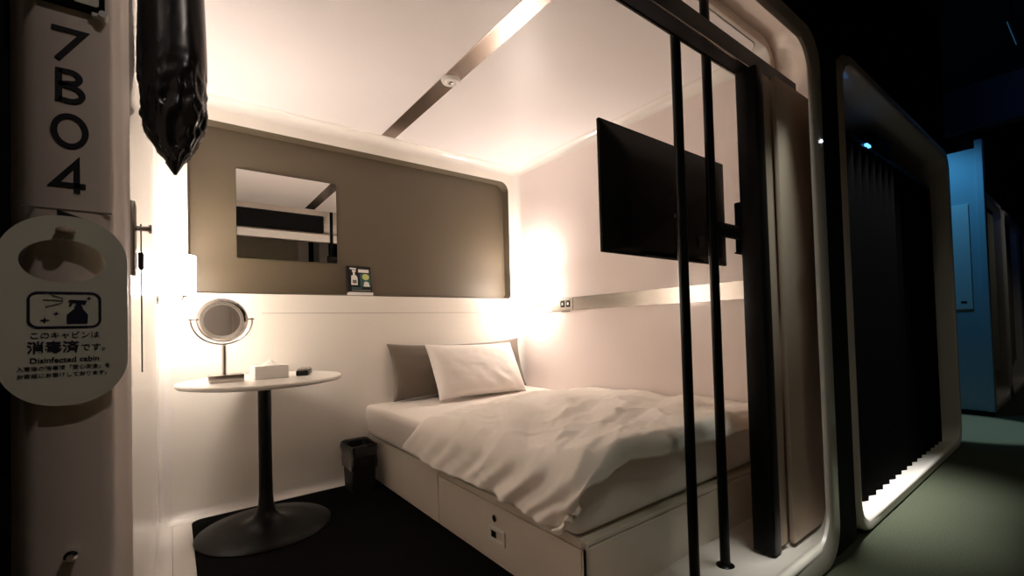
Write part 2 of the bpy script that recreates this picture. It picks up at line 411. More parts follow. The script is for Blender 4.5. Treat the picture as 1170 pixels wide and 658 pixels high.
prism(bm, [(sx+.002,.9568),(sx+.0145,.9545),(sx+.0158,.9585),(sx+.003,.9592)], XZ, yy0, yy1)
prism(bm, [(sx+.0035,.9565),(sx+.0058,.9565),(sx+.0040,.9525),(sx+.0025,.9530)], XZ, yy0, yy1)
prism(bm, [(sx+.0075,.9532),(sx+.0115,.9532),(sx+.0115,.9560),(sx+.0075,.9560)], XZ, yy0-.0001, yy1)
build('spray_bottle_print', bm, M['navy_ink'], t)
bm = bmesh.new()
for a,b,c,d_ in ((-.010,.9640,-.0015,.9605),(-.0155,.9590,-.0015,.9583),(-.0140,.9520,-.0020,.9560)): stroke(bm, [(sx+a,b),(sx+c,d_)], .0008, XZ, yy0, yy1)
build('spray_lines', bm, M['ink2'], t)
for a,b,s in ((-.0145,.9390,.0034),(-.0065,.9455,.0020),(.0175,.9610,.0020)):
    bm = bmesh.new(); prism(bm, [(sx+a+s*(1 if k%2==0 else .32)*math.cos(k*PI/4), b+s*(1 if k%2==0 else .32)*math.sin(k*PI/4)) for k in range(8)], XZ, yy0, yy1); build('sparkle', bm, M['navy_ink'], t)
text('notice_text', 'このキャビンは', .0072, sx, SY-.0003, .9215, M['ink'], t)
text('notice_text', '消毒済', .0122, sx-.0085, SY-.0003, .9080, M['navy_ink'], t, bold=.00025)
text('notice_text', 'です。', .0080, sx+.0225, SY-.0003, .9085, M['ink'], t)
text('notice_text', 'Disinfected cabin', .0072, sx, SY-.0003, .8975, M['ink'], t, bold=.0001)
text('notice_text', '入室後の消毒済「安心安全」を', .0048, sx, SY-.0003, .8905, M['ink'], t)
text('notice_text', 'お客様にお届けしております。', .0048, sx, SY-.0003, .8835, M['ink'], t)
bm = bmesh.new(); bmesh.ops.create_uvsphere(bm, u_segments=20, v_segments=12, radius=.0075); bmesh.ops.scale(bm, vec=(1,.9,.75), verts=bm.verts)
bmesh.ops.translate(bm, vec=(sx+.001,FY-.016,1.0270), verts=bm.verts); cyl(bm, (sx+.001,FY+.001,1.027),(sx+.001,FY-.014,1.027),.003)
tag(build('sign_hook', bm, M['door'], smooth=True, ang=50), 'round peg on the post holding the disinfected notice', 'hook')

# ------------------------------------------------------------------ wall hook, cord by left wall
t = empty('wall_hook', (XL,.93,1.09), 'small metal hook on the left edge with a thin hanging cord', 'hook')
bm = bmesh.new(); cyl(bm, (-.046,.95,1.098),(-.026,.95,1.098),.004); cyl(bm, (-.028,.95,1.098),(-.024,.95,1.098),.0075); box(bm,-.052,-.044,.93,.97,1.02,1.14,.003,2); build('hook_body', bm, M['steel'], t, smooth=True, ang=40)
bm = bmesh.new(); tube(bm, [(-.040,1.0,1.115),(-.040,1.0,1.0),(-.040,1.0,.86)], .0012, 6); build('cord', bm, M['ink2'], t)
bm = bmesh.new(); box(bm, -.044,-.036,.985,1.0,1.035,1.065,.003,2); build('cord_toggle', bm, M['binp'], t)

# ------------------------------------------------------------------ black bag
def make_bag():
    t = empty('hanging_bag', (.008,1.14,1.66), 'black plastic garment bag hanging at the upper left', 'bag')
    bm = bmesh.new(); nz, na = 110, 90; rows = []
    ztop, zbot = 1.90, 1.262
    for i in range(nz+1):
        v = i/nz; z = zbot+(ztop-zbot)*v
        # width profile
        w = .0012 + .059*math.sin(min(1, v/.20)*PI/2)**.72
        if v > .20: w -= .016*((v-.20)/.80)**1.5
        row = []
        for k in range(na):
            a = 2*PI*k/na
            ca, sa = math.cos(a), math.sin(a)
            ca = math.copysign(abs(ca)**.8, ca); sa = math.copysign(abs(sa)**.8, sa)
            p = Vector((ca*w, sa*w*.95, z))
            q = Vector((p.x*38, p.y*38, z*16))
            crump = abs(noise.noise(q)) + .6*abs(noise.noise(q*2.1+Vector((3,1,5))))
            amt = .017 if v < .20 else .017*max(.03, 1-(v-.20)*6)
            fold = .0022*math.sin(a*7+z*24)*max(0,1-v*3.2)
            s = (w - amt*crump*min(1,w/.03) + fold*min(1,w/.03))/max(w,1e-5)
            row.append(bm.verts.new((.008+p.x*s+.006*(1-v)*(1 if v>.1 else v/.1)*0, 1.14+p.y*s, z+.004*noise.noise(q*.5)*(v>.02))))
        rows.append(row)
    for A,B in zip(rows,rows[1:]):
        for k in range(na): bm.faces.new((A[k],A[(k+1)%na],B[(k+1)%na],B[k]))
    bm.faces.new(rows[0][::-1]); bm.faces.new(rows[-1])
    build('bag_body', bm, M['bag'], t, smooth=True)
    bm = bmesh.new()   # twisted tail at the bottom
    cyl(bm, (.0085,1.14,1.274),(.0095,1.14,1.250),.016,.0025,10)
    build('bag_tail', bm, M['bag'], t)
    bm = bmesh.new(); tube(bm, [(.008,1.14,1.89),(.008,1.14,1.97)]+[(.008+.018*math.sin(a),1.14,1.99-.018*math.cos(a)) for a in [k*PI/8 for k in range(0,13)]], .002, 8); build('hanger_hook', bm, M['chrome'], t, smooth=True)
make_bag()
bm = bmesh.new(); tube(bm, [(-.045,1.14,2.0),(.05,1.14,2.0)], .006, 10); cyl(bm,(-.052,1.14,2.0),(-.044,1.14,2.0),.014)
tag(build('hanging_peg', bm, M['black'], smooth=True, ang=40), 'black peg on the left wall that carries the garment bag', 'hook')

# ------------------------------------------------------------------ sconces
def sconce(side, label):
    s = 1 if side == 'L' else -1
    wx = XL if side == 'L' else XR
    y = 2.56
    t = empty('wall_lamp', (wx,y,1.09), label, 'lamp', 'opal cylinder wall lamps')
    lx = wx+s*.098
    bm = bmesh.new(); cyl(bm, (wx,y,1.085),(wx+s*.010,y,1.085),.022,seg=24); build('wall_mount', bm, M['chrome'], t, smooth=True, ang=40)
    bm = bmesh.new(); tube(bm, [(wx+s*.008,y,1.085),(lx-s*.010,y,1.085),(lx-s*.003,y,1.088),(lx,y,1.095),(lx,y,1.112)], .0035, 10); build('arm', bm, M['chrome'], t, smooth=True)
    bm = bmesh.new(); lathe(bm, [(.044,1.108),(.047,1.106),(.050,1.110),(.050,1.286),(.047,1.290),(.044,1.288),(.044,1.108)], (lx,y,0), 40); build('glass_shade', bm, M['lamp'], t, smooth=True, ang=50)
    bm = bmesh.new(); lathe(bm, [(0,1.284),(.0435,1.284),(.0435,1.281),(0,1.281)], (lx,y,0), 32); tag(build('lit_top', bm, M['lamp_open'], t), 'bright open top of the shade')
    bm = bmesh.new(); lathe(bm, [(.027,1.112),(.0435,1.112),(.0435,1.115),(.027,1.115),(.027,1.112)], (lx,y,0), 32); tag(build('lit_underside', bm, M['lamp_under'], t), 'bright open underside of the shade')
    bm = bmesh.new(); lathe(bm, [(0,1.098),(.026,1.098),(.026,1.106),(0,1.106)], (lx,y,0), 24); build('shade_base', bm, M['chrome'], t, smooth=True, ang=50)
sconce('L', 'lit opal glass wall lamp at the left wall above the round table')
sconce('R', 'lit opal glass wall lamp in the right corner above the bed')

# ------------------------------------------------------------------ wall mirror
PY = YB+.06
t = empty('wall_mirror', (.556,PY,1.58), 'rectangular frameless mirror on the olive headboard panel', 'mirror')
bm = bmesh.new(); prism(bm, rrect(.290,.824,1.340,1.833,.006,4), XZ, PY-.007, PY-.0015); build('backing', bm, M['black_plastic'], t)
bm = bmesh.new(); prism(bm, rrect(.291,.823,1.341,1.832,.006,4), XZ, PY-.0095, PY-.0070); build('mirror_glass', bm, M['mirror'], t)

# ------------------------------------------------------------------ booklet stand on ledge
T = Matrix.Translation((.958,YB+.028,NZ0+.003)) @ Matrix.Rotation(math.radians(7),4,'Z') @ Matrix.Rotation(math.radians(-7),4,'X')
t = empty('amenity_card', (.958,YB+.028,NZ0), 'dark display card with bottle pictures standing on the headboard ledge', 'display card')
def tb(name, m, *a, **k):
    bm = bmesh.new(); box(bm, *a, **k); bmesh.ops.transform(bm, matrix=T, verts=bm.verts); return build(name, bm, m, t)
tb('card_body', M['black_plastic'], -.078,.078,-.004,.022,.0,.190,bev=.003)
tb('card_foot', M['white'], -.080,.080,-.010,.022,0,.022,bev=.002)
tb('title_bar', M['white'], -.063,-.022,-.0052,-.003,.168,.177)
tb('title_bar', M['white'], -.008,.062,-.0052,-.003,.150,.170)
tb('teal_panel', M['green_ink'], .000,.070,-.0048,-.003,.058,.142)
bm = bmesh.new(); prism(bm, [(-.060,.068),(-.018,.068),(-.016,.112),(-.022,.128),(-.032,.132),(-.032,.150),(-.024,.155),(-.026,.164),(-.048,.164),(-.050,.155),(-.044,.150),(-.044,.132),(-.056,.126)], XZ, -.0052,-.003); bmesh.ops.transform(bm, matrix=T, verts=bm.verts); build('bottle_print', bm, M['white'], t)
bm = bmesh.new(); prism(bm, [(-.050,.078),(-.024,.078),(-.024,.100),(-.050,.100)], XZ, -.0058,-.0045); bmesh.ops.transform(bm, matrix=T, verts=bm.verts); build('bottle_label_print', bm, M['ink2'], t)
bm = bmesh.new(); prism(bm, arc(.038,.122,.023,.020,0,345,24), XZ, -.0056,-.003); bmesh.ops.transform(bm, matrix=T, verts=bm.verts); build('round_badge', bm, M['lime'], t)
bm = bmesh.new(); prism(bm, [(.020,.060),(.062,.060),(.056,.086),(.045,.092),(.034,.092),(.026,.086)], XZ, -.0056,-.003); bmesh.ops.transform(bm, matrix=T, verts=bm.verts); build('jar_print', bm, M['white'], t)
tb('caption_bar', M['green_ink'], -.058,.010,-.0052,-.003,.044,.053)
tb('caption_bar', M['ink2'], -.058,.068,-.0052,-.003,.031,.038)

# ------------------------------------------------------------------ round table
TC = (.352,2.425)
t = empty('round_table', (TC[0],TC[1],.006), 'white round pedestal table with black trumpet base on the black carpet', 'table')
bm = bmesh.new(); lathe(bm, [(0,.683),(.30,.683),(.338,.690),(.345,.697),(.345,.704),(.342,.708),(0,.708)], (*TC,0), 96); build('tabletop', bm, M['table_white'], t, smooth=True, ang=35)
bm = bmesh.new(); lathe(bm, [(0,.006),(.282,.006),(.284,.011),(.278,.015),(.20,.021),(.13,.029),(.085,.040),(.058,.058),(.042,.082),(.0335,.115),(.030,.16),(.0285,.25),(.0285,.665),(.0,.665)], (*TC,0), 80)
build('pedestal', bm, M['black'], t, smooth=True, ang=50)
bm = bmesh.new(); lathe(bm, [(0,.663),(.07,.663),(.07,.683),(0,.683)], (*TC,0), 32); build('mounting_plate', bm, M['black'], t, smooth=True, ang=40)
ZTb = .708
# make-up mirror
mc = Vector((.185,2.40,.985))
ang = math.radians(6)
t = empty('makeup_mirror', (.19,2.40,ZTb), 'round chrome make-up mirror on a post standing on the table', 'mirror')
bm = bmesh.new(); box(bm, .128,.262,2.345,2.435,ZTb,ZTb+.034,.004,2); build('base', bm, M['steel'], t, smooth=True, ang=40)
bm = bmesh.new(); cyl(bm, (.190,2.405,ZTb+.026),(.190,2.405,.872),.0105,seg=20); build('post', bm, M['chrome'], t, smooth=True, ang=40)
bm = bmesh.new(); tube(bm, [(mc.x+.118*math.cos(a),2.405,mc.z+.004+.112*math.sin(a)) for a in [math.radians(180+180*k/32) for k in range(33)]], .0045, 10)
for s in (-1,1): cyl(bm, (mc.x+s*.126,2.405,mc.z+.004),(mc.x+s*.093,2.405,mc.z+.004),.004,seg=12); cyl(bm,(mc.x+s*.122,2.405,mc.z+.004),(mc.x+s*.112,2.405,mc.z+.004),.007,seg=12)
build('yoke', bm, M['chrome'], t, smooth=True, ang=40)
Rm = Matrix.Translation(mc) @ Matrix.Rotation(math.radians(-8),4,'Z') @ Matrix.Rotation(math.radians(96),4,'X')
def mpart(name, prof, m):
    bm = bmesh.new(); lathe(bm, prof, (0,0,0), 64); bmesh.ops.transform(bm, matrix=Rm, verts=bm.verts); return build(name, bm, m, t, smooth=True, ang=35)
mpart('mirror_rim', [(.074,.006),(.078,.010),(.094,.006),(.100,0),(.094,-.006),(.078,-.010),(.074,-.006)], M['chrome'])
mpart('frosted_ring', [(.070,.0075),(.080,.0075),(.084,.0095),(.0835,.0100),(.0695,.0090)], M['white'])
mpart('mirror_glass', [(0,.0085),(.074,.0085),(.074,-.0085),(0,-.0085)], M['mirror'])
# tissue box
Tt = Matrix.Translation((.372,2.405,ZTb)) @ Matrix.Rotation(math.radians(4),4,'Z')
t = empty('tissue_box', (.372,2.405,ZTb), 'white tissue box with a tissue pulled up, on the table', 'tissue box')
bm = bmesh.new(); box(bm, -.072,.072,-.055,.055,0,.062,.003,2); bmesh.ops.transform(bm, matrix=Tt, verts=bm.verts); build('carton', bm, M['white'], t)
bm = bmesh.new(); g = 14; V = [[None]*(g+1) for _ in range(g+1)]
for i in range(g+1):
    for j in range(g+1):
        u, v = i/g*2-1, j/g*2-1; r = math.hypot(u,v)
        V[i][j] = bm.verts.new((u*.036+.003, v*.018, .0625+.030*max(0,1-abs(u))**.9*(1-.5*abs(v))+.005*noise.noise(Vector((u*3,v*3,1)))))
for i in range(g):
    for j in range(g): bm.faces.new((V[i][j],V[i+1][j],V[i+1][j+1],V[i][j+1]))
bmesh.ops.transform(bm, matrix=Tt, verts=bm.verts)
build('tissue', bm, M['tissue'], t, smooth=True)
# remote / handset
Tt = Matrix.Translation((.535,2.45,ZTb)) @ Matrix.Rotation(math.radians(-20),4,'Z')
t = empty('remote_control', (.535,2.45,ZTb), 'small black and silver handset lying on the right of the table', 'remote control')
bm = bmesh.new(); box(bm, -.028,.028,-.075,.075,0,.026,.006,3); bmesh.ops.transform(bm, matrix=Tt, verts=bm.verts); build('case', bm, M['black_plastic'], t, smooth=True, ang=40)
bm = bmesh.new(); box(bm, -.024,.024,-.070,.066,.026,.034,.003,2); bmesh.ops.transform(bm, matrix=Tt, verts=bm.verts); build('cover', bm, M['steel'], t, smooth=True, ang=40)
bm = bmesh.new(); box(bm, -.017,.017,-.052,-.010,.034,.0348); bmesh.ops.transform(bm, matrix=Tt, verts=bm.verts); build('screen', bm, M['glass_dark'], t)

# ------------------------------------------------------------------ waste bin
t = empty('waste_bin', (.885,2.64,.006), 'black waste bin with a loose liner between table and bed', 'bin')
def frustum(bm, c, hb, ht, z0, z1, inner=True, th=.004, jag=None):
    rows = []
    def loop(h, z, rr): return [bm.verts.new((c[0]+u, c[1]+v, z)) for u,v in rrect(-h[0],h[0],-h[1],h[1],rr,5)]
    rows.append(loop((hb[0]*.98,hb[1]*.98), z0, .02)); rows.append(loop(hb, z0+.004, .02)); rows.append(loop(ht, z1, .022))
    if inner: rows.append(loop((ht[0]-th,ht[1]-th), z1, .02)); rows.append(loop((hb[0]-th,hb[1]-th), z0+.01, .018))
    for A,B in zip(rows,rows[1:]):
        for i in range(len(A)): bm.faces.new((A[i],A[(i+1)%len(A)],B[(i+1)%len(B)],B[i]))
    bm.faces.new(rows[0][::-1]); bm.faces.new(rows[-1])
bc = (.868,2.645)
bm = bmesh.new(); frustum(bm, bc, (.064,.085), (.072,.100), .006, .265); build('bucket', bm, M['binp'], t, smooth=True, ang=35)
bm = bmesh.new(); rows = []; n0 = 72
base = [Vector((u,v)) for u,v in rrect(-.073,.073,-.101,.101,.022,17)]
for j,(z,ex) in enumerate([(.16,-.002),(.14,.004),(.175,.004),(.21,.004),(.245,.005),(.270,.004),(.276,.0),(.272,-.005),(.22,-.006),(.12,-.008)]):
    row = []
    for i,q in enumerate(base):
        w = noise.noise(Vector((q.x*40,q.y*40,z*18+j*.2)))*.012 + abs(noise.noise(Vector((q.x*70,q.y*70,z*26))))*.010
        dz = noise.noise(Vector((q.x*35,q.y*35,9)))*(.014 if j<2 else .008 if j in (5,6,7) else .002)
        d = q.normalized()
        k = .90+.10*min(1,z/.27)
        row.append(bm.verts.new((bc[0]+q.x*k+d.x*(ex+w), bc[1]+q.y*k+d.y*(ex+w), z+dz)))
    rows.append(row)
for A,B in zip(rows[1:],rows[2:]):
    for i in range(len(A)): bm.faces.new((A[i],A[(i+1)%len(A)],B[(i+1)%len(B)],B[i]))
build('liner', bm, M['liner'], t, smooth=True)

# ------------------------------------------------------------------ bed
BX, BY0, BY1 = .992, .968, YB-.01
t = empty('bed_base', (1.6,1.87,.006), 'beige storage bed base with a lockable drawer, along the right wall', 'bed')
bm = bmesh.new(); box(bm, BX+.014,XR-.01,BY0+.014,BY1,.006,.258); build('carcass', bm, M['base'], t)
bm = bmesh.new(); box(bm, BX,BX+.013,1.918,BY1,.010,.262,.0015,1); build('side_panel', bm, M['base'], t)
bm = bmesh.new(); box(bm, BX+.001,BX+.013,.990,1.910,.236,.262,.0015,1); build('top_rail', bm, M['base'], t)
bm = bmesh.new(); box(bm, BX,BX+.013,.990,1.910,.010,.232,.0015,1); dr = build('drawer', bm, M['base'], t)
bm = bmesh.new(); box(bm, BX-.0015,XR-.012,BY0-.003,BY0+.013,.010,.242,.0015,1); build('foot_panel', bm, M['base'], t)
bm = bmesh.new(); box(bm, BX+.002,XR-.012,BY0+.001,BY0+.013,.246,.262,.0015,1); build('foot_rail', bm, M['base'], t)
bm = bmesh.new(); box(bm, BX-.0015,BX+.013,BY0-.003,.985,.010,.262,.0015,1); build('corner_post', bm, M['base'], t)
bm = bmesh.new(); cyl(bm, (BX-.005,1.447,.183),(BX+.002,1.447,.183),.0135,seg=28); lk = build('lock', bm, M['chrome'], dr, smooth=True, ang=40)
bm = bmesh.new(); cyl(bm, (BX-.0058,1.447,.183),(BX-.0045,1.447,.183),.0095,seg=24); build('lock_core', bm, M['black'], dr, smooth=True, ang=40)
bm = bmesh.new()     # flush recessed pull
fill_holes(bm, rrect(1.383,1.487,.092,.150,.003,3), [rrect(1.395,1.475,.102,.140,.003,3)], YZ, BX-.0055)
for lo_, d_ in ((rrect(1.383,1.487,.092,.150,.003,3),BX+.001),):
    A = [bm.verts.new((BX-.0055,u,v)) for u,v in lo_]; B = [bm.verts.new((d_,u,v)) for u,v in lo_]
    for i in range(len(A)): bm.faces.new((A[i],A[(i+1)%len(A)],B[(i+1)%len(B)],B[i]))
build('pull_frame', bm, M['white'], dr)
bm = bmesh.new(); L0 = [bm.verts.new((BX-.0054,u,v)) for u,v in rrect(1.395,1.475,.102,.140,.003,3)]; L1 = [bm.verts.new((BX-.0008,u,v)) for u,v in rrect(1.402,1.470,.106,.132,.003,3)]
for i in range(len(L0)): bm.faces.new((L0[i],L0[(i+1)%len(L0)],L1[(i+1)%len(L0)],L1[i]))
bm.faces.new(L1)
build('pull_recess', bm, M['base'], dr)
bm = bmesh.new(); box(bm, BX-.0050,BX-.0010,1.440,1.470,.108,.134,.001,1); build('pull_latch', bm, M['steel'], dr)

# mattress
t = empty('mattress', (1.57,1.88,.262), 'mattress in a fitted white sheet on the storage base', 'mattress')
bm = bmesh.new(); mx0,mx1,my0,my1,mz0,mz1 = .955,XR-.012,.985,YB-.004,.270,.462
nx, ny = 40, 60
vs = box(bm, mx0,mx1,my0,my1,mz0,mz1)
bmesh.ops.bevel(bm, geom=bm.edges[:], offset=.035, segments=5, profile=.55, affect='EDGES')
bmesh.ops.subdivide_edges(bm, edges=[e for e in bm.edges if e.calc_length()>.1], cuts=24, use_grid_fill=True)
for v in bm.verts:
    n = noise.noise(v.co*5)*.004 + noise.noise(v.co*14)*.0015
    if abs(v.co.x-mx0) < .04 and v.co.z < mz1-.02:
        f_ = (mz1-v.co.z)/(mz1-mz0)
        v.co.x += .016*f_*f_ + .004*math.sin(v.co.y*9+v.co.z*20)*f_ + n
    elif v.co.z > mz1-.02: v.co.z += n*.8
build('fitted_sheet', bm, M['sheet'], t, smooth=True, ang=60)

# duvet
def duvet():
    t = empty('duvet', (1.5,1.5,.47), 'rumpled white duvet spread over the foot half of the bed', 'duvet')
    NU, NV = 190, 170
    zt = .486; xe = .936; hang = .160
    bm = bmesh.new(); V = []
    Wtop = XR-.02-xe
    for i in range(NU+1):
        s = i/NU*(Wtop+hang)       # distance from the left hem
        row = []
        for j in range(NV+1):
            v = j/NV
            # head edge and foot edge positions depend on s
            xx = s-hang
            ks = ((-.17,2.12),(0,1.965),(.15,1.985),(.35,2.05),(.75,2.15),(1.3,2.13))
            yh = ks[-1][1]
            for (a0,b0),(a1,b1) in zip(ks,ks[1:]):
                if xx <= a1:
                    q = max(0,min(1,(xx-a0)/(a1-a0))); q = q*q*(3-2*q); yh = b0+(b1-b0)*q; break
            yh += .008*math.sin(xx*17)
            yf_ = .925
            L = yh-yf_+.055
            d = v*L                # distance from the head edge
            y = yh-d; drop_f = 0
            if y < yf_+.03:
                e = (yf_+.03)-y; r = .04
                a = min(e/r, PI/2*.95); y2 = yf_+.03-r*math.sin(a)
                drop_f = r*(1-math.cos(a))+max(0,e-r*PI/2*.95); y = y2
            # left side fall
            hg = hang
            if xx < .035:
                e = .035-xx; r = .055; a = min(e/r, PI/2*.93)
                x = xe+.035-r*math.sin(a); zz = -(r*(1-math.cos(a))+max(0,e-r*PI/2*.93)*.93)
                x -= max(0,e-r*PI/2*.93)*.10
                side = min(1, e/.10)
            else: x = xe+xx; zz = 0; side = 0
            top = 1-side
            P = Vector((xx, d, 0))
            # rumple: long soft ridges fanning from the foot corner, plus pillowy lobes
            edge_h = min(1, d/.10); edge_r = 1
            puff = .030*(1-math.exp(-d/.07)) + .004
            if xx > 0: puff += .010*math.sin(min(1,xx/Wtop)*PI)
            ca = math.atan2(max(.001,L-d+.05), xx+.30)
            fan = noise.noise(Vector((ca*9, math.hypot(xx,L-d)*1.1, 2.0)))
            big = noise.noise(Vector((xx*2.3+1.7, d*2.6, .3)))
            mid = noise.noise(Vector((xx*4.5+d*3.0, d*6-xx*2.4, 4.1)))
            rid = 1-abs(noise.noise(Vector((xx*3.1+d*2.2, d*4.4-xx*1.2, 8.3))))*2
            rid2 = 1-abs(noise.noise(Vector((xx*7+d*4, d*9-xx*3.5, 18.3))))*2
            fine = noise.noise(Vector((xx*16+d*6, d*22, 1.1)))
            relief = (.018*big + .009*mid + .010*max(0,rid)**3 + .003*max(0,rid2)**3 + .017*fan + .0035*fine*(.4+v) + .004*noise.noise(Vector((ca*26, math.hypot(xx,L-d)*2.0, 7.7))))*edge_h
            # a raised roll along the foot edge
            roll = .020*math.exp(-((L-.10-d)/.07)**2)*(.6+.4*math.sin(xx*7+1))
            z = zt+zz-drop_f*(1-side*.9)
            out = relief+puff+roll*top
            nx_ = -side*.9; nz_ = top + side*.15
            # vertical folds in the hanging part, deeper to the foot
            if side > 0:
                k = .3+.7*v**1.5
                fold = .017*k*math.sin(d*24+2.3*math.sin(d*7)+xx*4) + .010*k*math.sin(d*51+1.3) + .008*max(0,v-.55)*2*math.sin(d*88+xx*9) + .006*mid
                low = max(0,min(1,(-zz)/.06))
                x -= (puff*.35+relief*.3)*side + fold*low*.7
                z += top*out
                z += .007*math.sin(d*9+1)*low
                y += .010*math.sin(d*20)*low*k + .085*min(1,(-zz)/.17)**1.6*v**4
            else:
                z += out
            # foot edge sits lower at left corner, hem hangs
            if drop_f > 0:
                y -= .012*math.sin(xx*17+1)*min(1,drop_f/.04) + .010
            row.append(bm.verts.new((min(x, XR-.008), y, z)))
        V.append(row)
    for i in range(NU):
        for j in range(NV): bm.faces.new((V[i][j],V[i+1][j],V[i+1][j+1],V[i][j+1]))
    o = build('duvet_cover', bm, M['duvet'], t, smooth=True)
    # thickness: closed shell with a soft edge
    sm = o.modifiers.new('thick','SOLIDIFY'); sm.thickness = .014; sm.offset = -1
    return o
duvet()

# pillows
def pillow(name, label, w, h, th, loc, tilt, rz, m, group=None, sag=0, seed=0, roll=0):
    t = empty(name, loc, label, 'pillow', group)
    bm = bmesh.new(); n, k = 44, 30
    T = Matrix.Translation(loc) @ Matrix.Rotation(rz,4,'Z') @ Matrix.Rotation(-tilt,4,'X') @ Matrix.Rotation(roll,4,'Y')
    sides = []
    for sgn in (-1,1):
        G = []
        for i in range(n+1):
            row = []
            for j in range(k+1):
                u, v = i/n*2-1, j/k*2-1
                e = ((1-abs(u)**2.6)*(1-abs(v)**2.6))
                t_ = th/2*max(0,e)**.48
                pinch = 1-.055*(1-abs(v)**3)*abs(u)**4
                pz = 1-.10*(1-abs(u)**3)*abs(v)**4
                q = Vector((u*w*3+seed, v*h*5, sgn))
                wr = .003*noise.noise(q*1.4)*min(1,e*3) + .003*noise.noise(q*3.5)*min(1,e*3)
                cr = .004*math.sin((u*2.5+v*1.5)*6+seed)*math.exp(-((u-.3)**2+(v+.6)**2)*4)*min(1,e*3)
                px = u*w/2*pinch; pzv = v*h/2*pz + sag*(1-u*u)*(-1 if v>0 else 0)
                row.append(bm.verts.new((px, sgn*(t_+wr+cr if sgn<0 else t_+wr), pzv+h/2)))
            G.append(row)
        for i in range(n):
            for j in range(k): bm.faces.new((G[i][j],G[i+1][j],G[i+1][j+1],G[i][j+1]))
        sides.append(G)
    bmesh.ops.remove_doubles(bm, verts=bm.verts, dist=.0008)
    bmesh.ops.transform(bm, matrix=T, verts=bm.verts)
    o = build('pillowcase', bm, m, t, smooth=True)
    sb = o.modifiers.new('s','SUBSURF'); sb.levels = 1; sb.render_levels = 1
    return o
pillow('cushion', 'long taupe satin cushion leaning on the headboard wall', 1.08, .385, .10, (1.630,2.682,.466), math.radians(15), math.radians(-1.0), M['grey'], sag=.012, seed=3)
pillow('pillow', 'white pillow leaning against the taupe cushion', .73, .400, .155, (1.655,2.474,.466), math.radians(28), math.radians(4), M['pillow'], sag=.006, seed=7, roll=math.radians(1.5))

# ------------------------------------------------------------------ controls by the right lamp
t = empty('switch_panel', (XR,2.27,1.067), 'pair of dark square switches on the steel rail near the corner', 'switch')
bm = bmesh.new(); box(bm, XR-.010,XR,2.205,2.345,1.030,1.104,.002,2); build('face_plate', bm, M['steel'], t)
for y in (2.30,2.245):
    bm = bmesh.new(); box(bm, XR-.013,XR-.009,y-.019,y+.019,1.046,1.092,.002,2); q = build('switch', bm, M['black_plastic'], t)
    bm = bmesh.new(); box(bm, XR-.015,XR-.012,y-.007,y+.007,1.060,1.078,.001,1); build('rocker', bm, M['white'], q)
bm = bmesh.new(); box(bm, XR-.010,XR,2.235,2.315,1.014,1.021,.001,1)
tag(build('rail_label', bm, M['ink2']), 'thin dark label strip directly below the two switches', 'label')
t = empty('bedside_socket', (XR,2.46,1.067), 'white socket plate between the switches and the lamp', 'socket')
bm = bmesh.new(); box(bm, XR-.008,XR,2.42,2.70,1.022,1.112,.002,2); build('face_plate', bm, M['white'], t)
bm = bmesh.new(); box(bm, XR-.012,XR-.007,2.455,2.52,1.068,1.092,.002,2); build('socket_hood', bm, M['steel'], t)
for y in (2.60,2.575,2.55):
    bm = bmesh.new(); box(bm, XR-.012,XR-.007,y-.009,y+.009,1.050,1.060,.001,1); build('slot', bm, M['black_plastic'], t)

# ceiling detector
t = empty('ceiling_detector', (1.118,1.92,ZC-.007), 'small round white detector in the ceiling strip', 'detector')
bm = bmesh.new(); lathe(bm, [(.0,-.014),(.016,-.014),(.020,-.010),(.028,-.016),(.042,-.012),(.048,0),(0,0)], (1.118,1.92,ZC-.0075), 40); build('ring', bm, M['white'], t, smooth=True, ang=60)
bm = bmesh.new(); lathe(bm, [(0,-.020),(.012,-.018),(.016,-.012),(0,-.012)], (1.118,1.92,ZC-.0075), 24); build('sensor', bm, M['steel'], t, smooth=True)

# ------------------------------------------------------------------ television
t = empty('television', (1.66,1.06,1.43), 'black flat television seen from behind, hung above the bed foot', 'television')
bm = bmesh.new(); box(bm, 1.236,2.110,1.075,1.090,1.180,1.668,.004,2); build('screen_frame', bm, M['tv_shell'], t, smooth=True, ang=40)
bm = bmesh.new(); box(bm, 1.246,2.100,1.0895,1.0915,1.196,1.658); build('screen', bm, M['glass_dark'], t)
bm = bmesh.new()
A = [bm.verts.new((u,1.076,v)) for u,v in rrect(1.242,2.104,1.186,1.662,.01,4)]
B = [bm.verts.new((u,1.050,v)) for u,v in rrect(1.30,2.05,1.196,1.60,.03,4)]
C_ = [bm.verts.new((u,1.040,v)) for u,v in rrect(1.36,1.99,1.205,1.54,.03,4)]
for P,Q in ((A,B),(B,C_)):
    for i in range(len(P)): bm.faces.new((P[i],P[(i+1)%len(P)],Q[(i+1)%len(Q)],Q[i]))
bm.faces.new(C_); bm.faces.new(A[::-1])
build('back_cover', bm, M['tv_shell'], t, smooth=True, ang=30)
bm = bmesh.new(); box(bm, 1.63,1.69,1.0365,1.041,1.345,1.360,.001,1); build('rating_label', bm, M['ink2'], t)
bm = bmesh.new(); box(bm, 1.45,1.85,1.045,1.075,1.178,1.186); build('speaker_grille', bm, M['black_matte'], t)
bm = bmesh.new(); box(bm, 1.80,1.85,1.0345,1.041,1.235,1.285,.002,1); build('port_block', bm, M['header'], t)
t2 = empty('television_bracket', (2.16,1.06,1.35), 'black wall arm holding the television at its right side', 'bracket')
bm = bmesh.new(); box(bm, 1.92,2.155,1.012,1.038,1.30,1.36,.004,2); build('arm', bm, M['black_matte'], t2)
bm = bmesh.new(); box(bm, 2.145,2.205,1.00,1.05,1.24,1.48,.006,2); build('wall_bracket', bm, M['black_matte'], t2)
